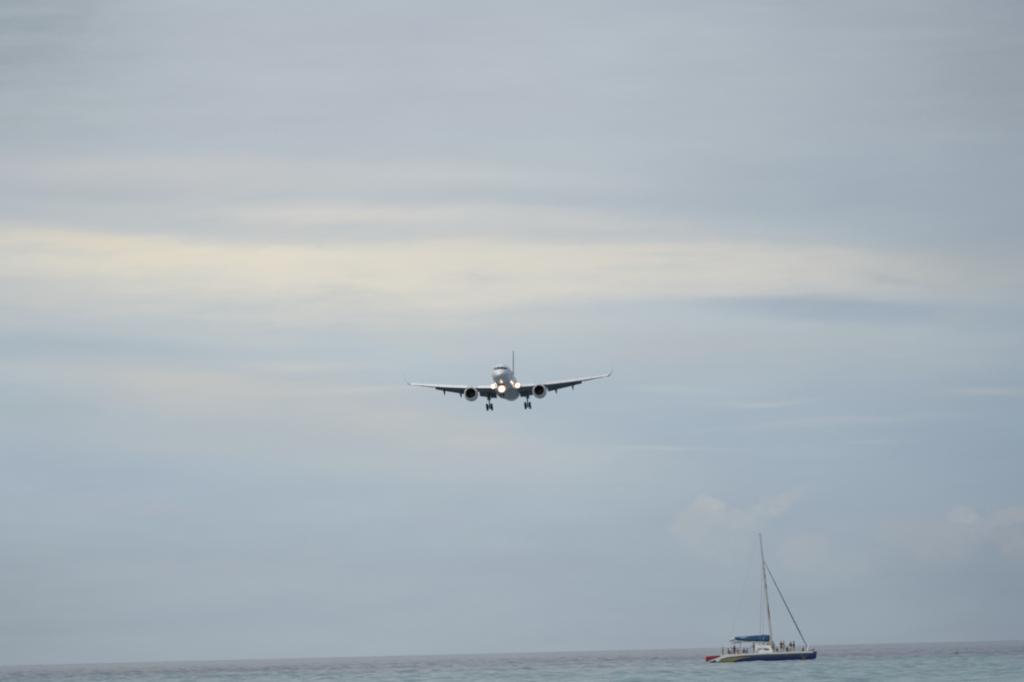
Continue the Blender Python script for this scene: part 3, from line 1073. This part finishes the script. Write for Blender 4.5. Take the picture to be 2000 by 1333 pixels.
for py in (1130, 1196):
    c = on_mast(py)
    MB().tube([c + Vector((-0.15, -1.0, 0)), c, c + Vector((-0.15, 1.0, 0))], [0.03, 0.05, 0.03]).build('spreader', mast_white, mast)
# boom with its blue cover
b0, b1 = bl(1425.5, 1252.8), bl(1504.5, 1256.0)
boom = MB().tube([(b0[0], 0, b0[1]), (b1[0], 0, b1[1])], [0.13, 0.16], 12).build('boom', mast_white, boat)
bag = MB().tube([(bl(1425.5, 1251)[0], 0, bl(1425.5, 1251)[1]), (bl(1431, 1250)[0], 0, bl(1431, 1250)[1]), (bl(1437.5, 1248.5)[0], 0, bl(1437.5, 1248.5)[1])], [0.10, 0.26, 0.22], 12)
bag.build('sail_end', mast_white, boom)
prof_top = [(1436.2, 1245.6), (1440, 1245.0), (1447, 1244.6), (1455, 1243.8), (1463, 1243.2), (1472, 1242.6), (1478, 1241.6), (1484, 1242.2), (1489, 1241.0), (1493, 1240.4), (1497, 1241.4), (1501, 1241.2), (1504.6, 1241.8)]
prof_bot = [(1436.8, 1250.4), (1440, 1251.4), (1447, 1252.8), (1455, 1253.6), (1463, 1254.0), (1472, 1254.2), (1478, 1254.4), (1484, 1254.5), (1489, 1254.7), (1493, 1254.8), (1497, 1254.9), (1501, 1254.9), (1503.4, 1254.8)]
rings = []
for i, (pt, pb) in enumerate(zip(prof_top, prof_bot)):
    a, c = bl(*pt), bl(*pb)
    zc, hz = (a[1] + c[1]) / 2, (a[1] - c[1]) / 2
    w = 0.16 + 0.10 * hz / 0.6 + 0.02 * math.sin(i * 2.1)
    rings.append([((a[0] + c[0]) / 2 + (a[0] - c[0]) / 2 * math.sin(t_), w * math.cos(t_) * (1.15 - 0.35 * math.sin(t_)), zc + hz * math.sin(t_)) for t_ in np.linspace(0, 2 * math.pi, 19)[:-1]])
cover = MB().loft(rings).build('sail_cover', sail_blue, boom)


def cover_print(strokes, name, yo):
    mb = MB()
    for (p, q, w) in strokes:
        a, c = bl(*p), bl(*q)
        d = Vector((c[0] - a[0], c[1] - a[1])).normalized()
        nn = Vector((-d.y, d.x)) * w / 2
        pr = [(a[0] + nn.x, a[1] + nn.y), (c[0] + nn.x, c[1] + nn.y), (c[0] - nn.x, c[1] - nn.y), (a[0] - nn.x, a[1] - nn.y)]
        mb.prism(pr, yo, yo + 0.08)
    mb.build(name, logo_pale, cover, False)


cover_print([((1446.5, 1247.0), (1451, 1246.4), 0.16), ((1451, 1246.4), (1457, 1245.8), 0.22), ((1457, 1245.9), (1463, 1245.2), 0.10)], 'cover_lettering', -0.235)
cover_print([((1491.2, 1249.5), (1493.4, 1247.6), 0.09), ((1492.6, 1247), (1493.2, 1244), 0.05), ((1490.6, 1248.8), (1492.4, 1249.8), 0.07)], 'cover_emblem', -0.31)
MB().tube([on_mast(1254) + Vector((0.05, 0, 0)), on_mast(1262) + Vector((0.0, -0.1, -0.2))], [0.34, 0.38], 12).build('halyard_bundle', mat('rope_tan', (0.26, 0.24, 0.20), 0.8, 0, 0.2, 8.0), mast)
# stays
h = on_mast(1093)
fs0 = bl(1575.2, 1262.5)
foot = Vector((fs0[0], 0, fs0[1]))
pts = [h + (foot - h) * u for u in np.linspace(0, 1, 7)]
MB().tube(pts, [0.035, 0.065, 0.085, 0.10, 0.115, 0.12, 0.07], 10).build('furled_jib', stay_blue, boat)
MB().tube([foot, (x8, 0, 1.32)], 0.05).build('furler_drum', wire, boat)
kn = bl(1554.8, 1222.8)
sh = bl(1519, 1248.5)
MB().tube([(kn[0], 0, kn[1]), (sh[0], -0.5, sh[1]), (bl(1508, 1257)[0], -0.8, bl(1508, 1257)[1])], 0.03, 6).build('jib_sheet', wire, boat)
MB().tube([top + Vector((-0.3, 0, 0)), (b0[0] + 0.1, 0, b0[1] + 0.15)], 0.009, 6).build('topping_lift', wire, boat)
for yy in (NEAR_Y, FAR_Y):
    MB().tube([h + Vector((0, 0, -0.2)), (bl(1484, 1276)[0], yy, 1.5)], 0.016, 6).build('shroud', wire, boat)
    MB().tube([on_mast(1130), (bl(1490, 1276)[0], yy, 1.5)], 0.014, 6).build('shroud', wire, boat)
# white strut and pulpit seats at the bow
p0, p1 = bl(1574.0, 1272.0), bl(1579.6, 1259.0)
MB().prism([(p0[0] - 0.10, p0[1]), (p0[0] + 0.18, p0[1]), (p1[0] + 0.10, p1[1]), (p1[0] - 0.07, p1[1])], NEAR_Y + 0.1, NEAR_Y + 0.24).build('bow_board', boat_white, boat, False, 0.015)
# blue sun awning over the helm
aw = []
for px in np.linspace(1430.5, 1449.5, 8):
    a = bl(px, 1258.0 - 1.6 * math.sin((px - 1430.5) / 19 * math.pi) - (px - 1430.5) * 0.05)
    aw.append([(a[0], y, a[1] - 0.10 * (y / 1.3) ** 2 + dz) for y, dz in [(yy, 0.0) for yy in np.linspace(-1.3, 1.3, 7)] + [(yy, 0.05) for yy in np.linspace(1.3, -1.3, 7)]])
awn = MB().loft(aw).build('awning', awning_blue, boat)
for px in (1436.5, 1447):
    a = bl(px, 1257.6)
    for y in (-1.15, 1.15):
        MB().tube([(a[0], y, a[1] - 0.10), (a[0] - 0.05, y, 1.0)], 0.035, 8).build('awning_post', wire, awn)
# wheel pedestal
a = bl(1436, 1276)
ped = MB().box((a[0] + 0.35, 0.3, 1.5), (0.35, 0.4, 0.95)).build('helm_pedestal', boat_white, boat, False, 0.03)
tor = [(a[0] + 0.12 + 0.03, 0.3 + 0.42 * math.cos(t_), 1.95 + 0.42 * math.sin(t_)) for t_ in np.linspace(0, 2 * math.pi, 21)]
MB().tube(tor, 0.025, 6).build('steering_wheel', wire, ped)
# guard rails along the near and far deck edges
for yy in (NEAR_Y - 0.45, FAR_Y + 0.45):
    xs = np.linspace(-6.5, 6.8, 8)
    for x in xs:
        zt = ip(x, SHEER)
        MB().tube([(x, yy, zt - 0.03), (x, yy, zt + 0.62)], 0.014, 6).build('stanchion', steel, boat)
    MB().tube([(x, yy, ip(x, SHEER) + 0.60) for x in xs], 0.008, 5).build('guard_wire', wire, boat)

near_pt = on_sea(BX, BY)
boat_m = (Matrix.Translation((near_pt.x, near_pt.y, 0)) @ Matrix.Rotation(rad(-2.4), 4, 'Z') @ Matrix.Rotation(-math.atan(0.0405 - 0.025), 4, 'Y')
          @ Matrix.Translation((0, -NEAR_Y + 0.7, 0)))
boat.matrix_world = boat_m

# ------------------------------------------------------------------ people on the catamaran
skin_mats = [mat('skin_fair', (0.42, 0.27, 0.20), 0.55, 0, 0.06, 6), mat('skin_tan', (0.28, 0.17, 0.11), 0.55, 0, 0.06, 6), mat('skin_dark', (0.10, 0.06, 0.04), 0.55, 0, 0.06, 6)]
hair_mat = mat('hair_dark', (0.025, 0.02, 0.016), 0.7, 0, 0.2, 20)
hair_fair = mat('hair_fair', (0.16, 0.11, 0.06), 0.7, 0, 0.2, 20)


def skin_mesh(name, joints, edges, root, m, parent, sub=1):
    names = list(joints)
    idx = {k: i for i, k in enumerate(names)}
    me = bpy.data.meshes.new(name)
    me.from_pydata([joints[k][0] for k in names], [(idx[a], idx[b_]) for a, b_ in edges], [])
    bm = bmesh.new()
    bm.from_mesh(me)
    sl = bm.verts.layers.skin.verify()
    bm.verts.ensure_lookup_table()
    for k in names:
        r_ = joints[k][1]
        v = bm.verts[idx[k]]
        v[sl].radius = r_ if isinstance(r_, tuple) else (r_, r_)
        v[sl].use_root = (k == root)
    bm.to_mesh(me)
    bm.free()
    me.materials.append(m)
    o = obj(name, me, parent)
    s_ = o.modifiers.new('Skin', 'SKIN')
    s_.use_smooth_shade = True
    u = o.modifiers.new('Subdivision', 'SUBSURF')
    u.levels = sub
    u.render_levels = sub
    return o


def person(label, x, y, z, height, face, pose, shirt, shorts, skin=1, hair=0, arms=(0.25, 0.25), lean=0.0):
    """figure facing its own +x; z is what the feet (or seat) rest on, boat coordinates"""
    H = height
    J = {}
    if pose == 'stand':
        pel = Vector((0, 0, 0.52 * H))
        hips = [(0, s * 0.055 * H, 0.50 * H) for s in (1, -1)]
        knees = [(0.02 * H, s * 0.060 * H, 0.27 * H) for s in (1, -1)]
        ankles = [(-0.01 * H, s * 0.062 * H, 0.045 * H) for s in (1, -1)]
        toes = [(0.11 * H, s * 0.075 * H, 0.020 * H) for s in (1, -1)]
    elif pose == 'sit':
        pel = Vector((0, 0, 0.07 * H))
        hips = [(0.02 * H, s * 0.06 * H, 0.07 * H) for s in (1, -1)]
        knees = [(0.26 * H, s * 0.075 * H, 0.13 * H) for s in (1, -1)]
        ankles = [(0.40 * H, s * 0.07 * H, 0.04 * H) for s in (1, -1)]
        toes = [(0.49 * H, s * 0.08 * H, 0.05 * H) for s in (1, -1)]
    else:   # half lying, propped on the arms
        pel = Vector((0, 0, 0.065 * H))
        hips = [(0.03 * H, s * 0.06 * H, 0.065 * H) for s in (1, -1)]
        knees = [(0.27 * H, s * 0.07 * H, 0.09 * H) for s in (1, -1)]
        ankles = [(0.50 * H, s * 0.07 * H, 0.035 * H) for s in (1, -1)]
        toes = [(0.54 * H, s * 0.08 * H, 0.09 * H) for s in (1, -1)]
        lean = -1.0
    up = Vector((math.sin(lean), 0, math.cos(lean)))
    fw = Vector((math.cos(lean), 0, -math.sin(lean)))

    def T(u, f=0.0, s=0.0):
        return pel + up * (u * H) + fw * (f * H) + Vector((0, s * H, 0))
    J['pelvis'] = (pel, (0.085 * H, 0.062 * H))
    J['belly'] = (T(0.11), (0.078 * H, 0.058 * H))
    J['chest'] = (T(0.22), (0.092 * H, 0.066 * H))
    J['neck'] = (T(0.315), 0.034 * H)
    J['jaw'] = (T(0.365, 0.012), (0.040 * H, 0.045 * H))
    J['head'] = (T(0.415, 0.004), (0.048 * H, 0.056 * H))
    J['crown'] = (T(0.460, -0.004), (0.036 * H, 0.042 * H))
    J['nose'] = (T(0.398, 0.066), 0.009 * H)
    E = [('pelvis', 'belly'), ('belly', 'chest'), ('chest', 'neck'), ('neck', 'jaw'), ('jaw', 'head'), ('head', 'crown'), ('head', 'nose')]
    for k, s in enumerate((1, -1)):
        a = arms[k]
        J['sh%d' % k] = (T(0.285, 0, s * 0.105), 0.036 * H)
        if pose == 'lie':
            el = T(0.10, -0.12, s * 0.15)
            wr = Vector((el.x - 0.03 * H, el.y, max(0.03 * H, el.z - 0.15 * H)))
        else:
            el = T(0.285, 0, s * 0.115) + Vector((math.sin(a) * 0.17 * H, s * 0.03 * H, -math.cos(a) * 0.17 * H))
            wr = el + Vector((math.sin(a + 0.5) * 0.15 * H, -s * 0.015 * H, -math.cos(a + 0.5) * 0.15 * H))
        d = (wr - el).normalized()
        J['el%d' % k] = (el, 0.024 * H)
        J['wr%d' % k] = (wr, 0.016 * H)
        pa = wr + d * 0.035 * H
        J['palm%d' % k] = (pa, (0.022 * H, 0.010 * H))
        E += [('chest', 'sh%d' % k), ('sh%d' % k, 'el%d' % k), ('el%d' % k, 'wr%d' % k), ('wr%d' % k, 'palm%d' % k)]
        side_v = d.cross(Vector((0, 1, 0))).normalized()
        for fi, (o_, ln) in enumerate(((-0.016, 0.034), (-0.005, 0.042), (0.006, 0.040), (0.017, 0.032))):
            m1 = pa + d * (0.022 * H + ln * 0.5 * H) + side_v * o_ * H
            m2 = m1 + (d * 0.85 + Vector((0, -s * 0.5, 0))).normalized() * ln * 0.5 * H
            J['f%d%da' % (k, fi)] = (m1, 0.0052 * H)
            J['f%d%db' % (k, fi)] = (m2, 0.0042 * H)
            E += [('palm%d' % k, 'f%d%da' % (k, fi)), ('f%d%da' % (k, fi), 'f%d%db' % (k, fi))]
        th = pa - d * 0.012 * H - side_v * 0.030 * H
        J['t%da' % k] = (th, 0.006 * H)
        J['t%db' % k] = (th + d * 0.026 * H - side_v * 0.008 * H, 0.005 * H)
        E += [('wr%d' % k, 't%da' % k), ('t%da' % k, 't%db' % k)]
        J['hip%d' % k] = (Vector(hips[k]), 0.056 * H)
        J['kn%d' % k] = (Vector(knees[k]), 0.037 * H)
        J['an%d' % k] = (Vector(ankles[k]), 0.023 * H)
        J['to%d' % k] = (Vector(toes[k]), 0.018 * H)
        E += [('pelvis', 'hip%d' % k), ('hip%d' % k, 'kn%d' % k), ('kn%d' % k, 'an%d' % k), ('an%d' % k, 'to%d' % k)]
    p = empty('person', label, 'person', 'people aboard the catamaran')
    body_o = skin_mesh('body', J, E, 'pelvis', skin_mats[skin], p)

    def grow(v, k):
        r_ = J[v][1]
        return (J[v][0], tuple(q * k for q in r_) if isinstance(r_, tuple) else r_ * k)
    # shirt
    S = {v: grow(v, 1.16) for v in ('pelvis', 'belly', 'chest', 'sh0', 'sh1')}
    S['nk'] = (J['chest'][0].lerp(J['neck'][0], 0.72), 0.050 * H)
    SE = [('pelvis', 'belly'), ('belly', 'chest'), ('chest', 'sh0'), ('chest', 'sh1'), ('chest', 'nk')]
    for k in (0, 1):
        S['sl%d' % k] = (J['sh%d' % k][0].lerp(J['el%d' % k][0], 0.62), 0.040 * H)
        SE.append(('sh%d' % k, 'sl%d' % k))
    skin_mesh('shirt', S, SE, 'pelvis', shirt, p)
    # shorts
    S = {'pelvis': grow('pelvis', 1.12), 'waist': (J['pelvis'][0].lerp(J['belly'][0], 0.45), (0.088 * H, 0.066 * H))}
    SE = [('waist', 'pelvis')]
    for k in (0, 1):
        S['hip%d' % k] = grow('hip%d' % k, 1.18)
        S['th%d' % k] = (J['hip%d' % k][0].lerp(J['kn%d' % k][0], 0.75), 0.054 * H)
        SE += [('pelvis', 'hip%d' % k), ('hip%d' % k, 'th%d' % k)]
    skin_mesh('shorts', S, SE, 'pelvis', shorts, p)
    # hair cap
    hb = MB()
    hc = J['head'][0] + up * 0.014 * H - fw * 0.010 * H
    rings = []
    for t_ in np.linspace(rad(-25), rad(88), 6):
        rr = math.cos(t_)
        rings.append([hc + up * (math.sin(t_) * 0.066 * H) + fw * (math.cos(q) * rr * 0.062 * H) + Vector((0, math.sin(q) * rr * 0.055 * H, 0)) for q in np.linspace(0, 2 * math.pi, 13)[:-1]])
    hb.loft(rings).build('hair', hair_mat if hair == 0 else hair_fair, p)
    p.matrix_world = boat_m @ Matrix.Translation((x, y, z)) @ Matrix.Rotation(rad(face), 4, 'Z') @ Matrix.Diagonal((1.14, 1.14, 1.05, 1))
    return p


def cloth(name, r_, g_, b_):
    return mat('cloth_' + name, (r_, g_, b_), 0.85, 0, 0.12, 5)


YEL, OLI, WHI, PUR = cloth('yellow', 0.34, 0.26, 0.03), cloth('olive', 0.06, 0.06, 0.045), cloth('white', 0.48, 0.47, 0.48), cloth('plum', 0.055, 0.035, 0.05)
RED, BLU, MAR, GRY = cloth('orange_red', 0.32, 0.07, 0.05), cloth('slate_blue', 0.12, 0.13, 0.18), cloth('maroon', 0.09, 0.03, 0.045), cloth('grey', 0.18, 0.18, 0.20)
BLK, GRN, TAN, PIN = cloth('black', 0.016, 0.018, 0.02), cloth('bottle_green', 0.02, 0.075, 0.065), cloth('khaki', 0.22, 0.19, 0.13), cloth('mauve', 0.26, 0.19, 0.24)
SIDE = ip(0.0, SHEER)


def px_x(px, py=1272):
    return bl(px, py)[0]


def deck(px):
    return ip(px_x(px), SHEER)


D = 1.43           # bridge deck top
person('person in yellow at the stern, leftmost of those aboard', px_x(1413.5, 1276), -2.6, 1.05, 1.62, 200, 'stand', YEL, YEL, 1, 1)
person('seated person in dark olive between the yellow figure and the awning', px_x(1424, 1276), -2.5, 1.45, 1.7, 30, 'sit', OLI, OLI, 1, 0, (0.6, 0.6))
person('person all in white standing just left of the awning post', px_x(1429, 1274), -2.0, 1.05, 1.55, -70, 'stand', WHI, WHI, 0, 1)
person('person in dark plum standing under the blue awning', px_x(1435.3, 1272), -2.55, 1.05, 1.78, -90, 'stand', PUR, PUR, 2, 0, (0.6, 0.2))
person('seated person in orange-red top under the blue awning', px_x(1442, 1271), -2.3, 1.45, 1.75, -60, 'sit', RED, BLU, 0, 0, (0.8, 0.6))
person('seated person in grey below the sail cover, nearer the awning', px_x(1454.5, 1272), 2.3, 1.45, 1.6, -90, 'sit', GRY, GRY, 2, 0)
person('seated person in slate blue below the middle of the sail cover', px_x(1460, 1274), -2.35, 1.45, 1.6, 160, 'sit', BLU, BLU, 1, 0, (0.5, 0.7))
person('person in maroon standing on the side deck behind the cabin', px_x(1473.5, 1270), -3.35, deck(1473) - 0.02, 1.78, 190, 'stand', MAR, OLI, 2, 0, (0.5, 0.9), 0.05)
person('person in grey standing beyond the middle of the cabin', px_x(1492.2, 1265), 3.3, deck(1492) - 0.02, 1.64, -100, 'stand', GRY, BLU, 1, 0)
person('person in slate blue standing beyond the cabin beside the mast', px_x(1501.3, 1265), 3.2, deck(1501) - 0.02, 1.78, -90, 'stand', BLU, GRY, 1, 1)
person('person in khaki standing right at the mast', px_x(1512, 1264), 2.4, D, 1.66, -80, 'stand', TAN, OLI, 1, 0, (0.9, 0.5))
person('seated person in black just right of the mast', px_x(1517.5, 1270), -2.0, D, 1.55, -60, 'sit', BLK, TAN, 1, 0, (0.6, 0.4))
person('person in dark plum standing on the foredeck, left of a pair', px_x(1526, 1264), -1.9, D, 1.86, -80, 'stand', PUR, PUR, 1, 0, (0.5, 0.4))
person('person in mauve standing on the foredeck, right of a pair', px_x(1531.3, 1264), -1.2, D, 1.84, 180, 'stand', PIN, PIN, 0, 0, (0.9, 0.7))
person('seated person in black on the foredeck between two standing pairs', px_x(1537, 1269), -2.2, D, 1.72, -70, 'sit', BLK, BLK, 2, 0, (0.7, 0.6))
person('person in black top and pale shorts standing on the foredeck', px_x(1544.3, 1262), -1.4, 1.32, 1.80, -120, 'stand', BLK, WHI, 1, 0, (0.4, 0.3))
person('person in bottle green standing on the foredeck, rightmost of those standing', px_x(1550.5, 1262), -1.6, 1.32, 1.88, 180, 'stand', GRN, MAR, 2, 0, (0.4, 0.5))
person('person in maroon sitting by the forestay near the bow', px_x(1568, 1269), NEAR_Y + 0.05, deck(1568), 1.35, 120, 'sit', MAR, MAR, 1, 0, (0.5, 0.5))
person('person in black lying back on the tip of the bow', px_x(1583.5, 1269), NEAR_Y, deck(1584) - 0.01, 1.40, 185, 'lie', BLK, OLI, 1, 0)

# ------------------------------------------------------------------ small dark thing floating right of the catamaran
fp = on_sea(1868, 1277.6)
fl = MB()
fl.lathe([(-0.40, 0.02), (-0.36, 0.12), (-0.2, 0.18), (0.0, 0.17), (0.16, 0.22), (0.30, 0.26), (0.40, 0.18), (0.44, 0.03)], 16, 'X')
fo = fl.build('floating_buoy', mat('buoy_dark', (0.11, 0.13, 0.135), 0.6, 0, 0.15, 5))
MB().tube([(0.28, 0, 0.2), (0.30, 0, 0.42)], [0.10, 0.05], 10).build('buoy_top', MATS['buoy_dark'], fo)
fo.location = (fp.x, fp.y, 0.12)
fo.rotation_euler = (0, rad(-6), 0)
tag(fo, 'small dark buoy-like float alone on the water right of the catamaran', 'float')
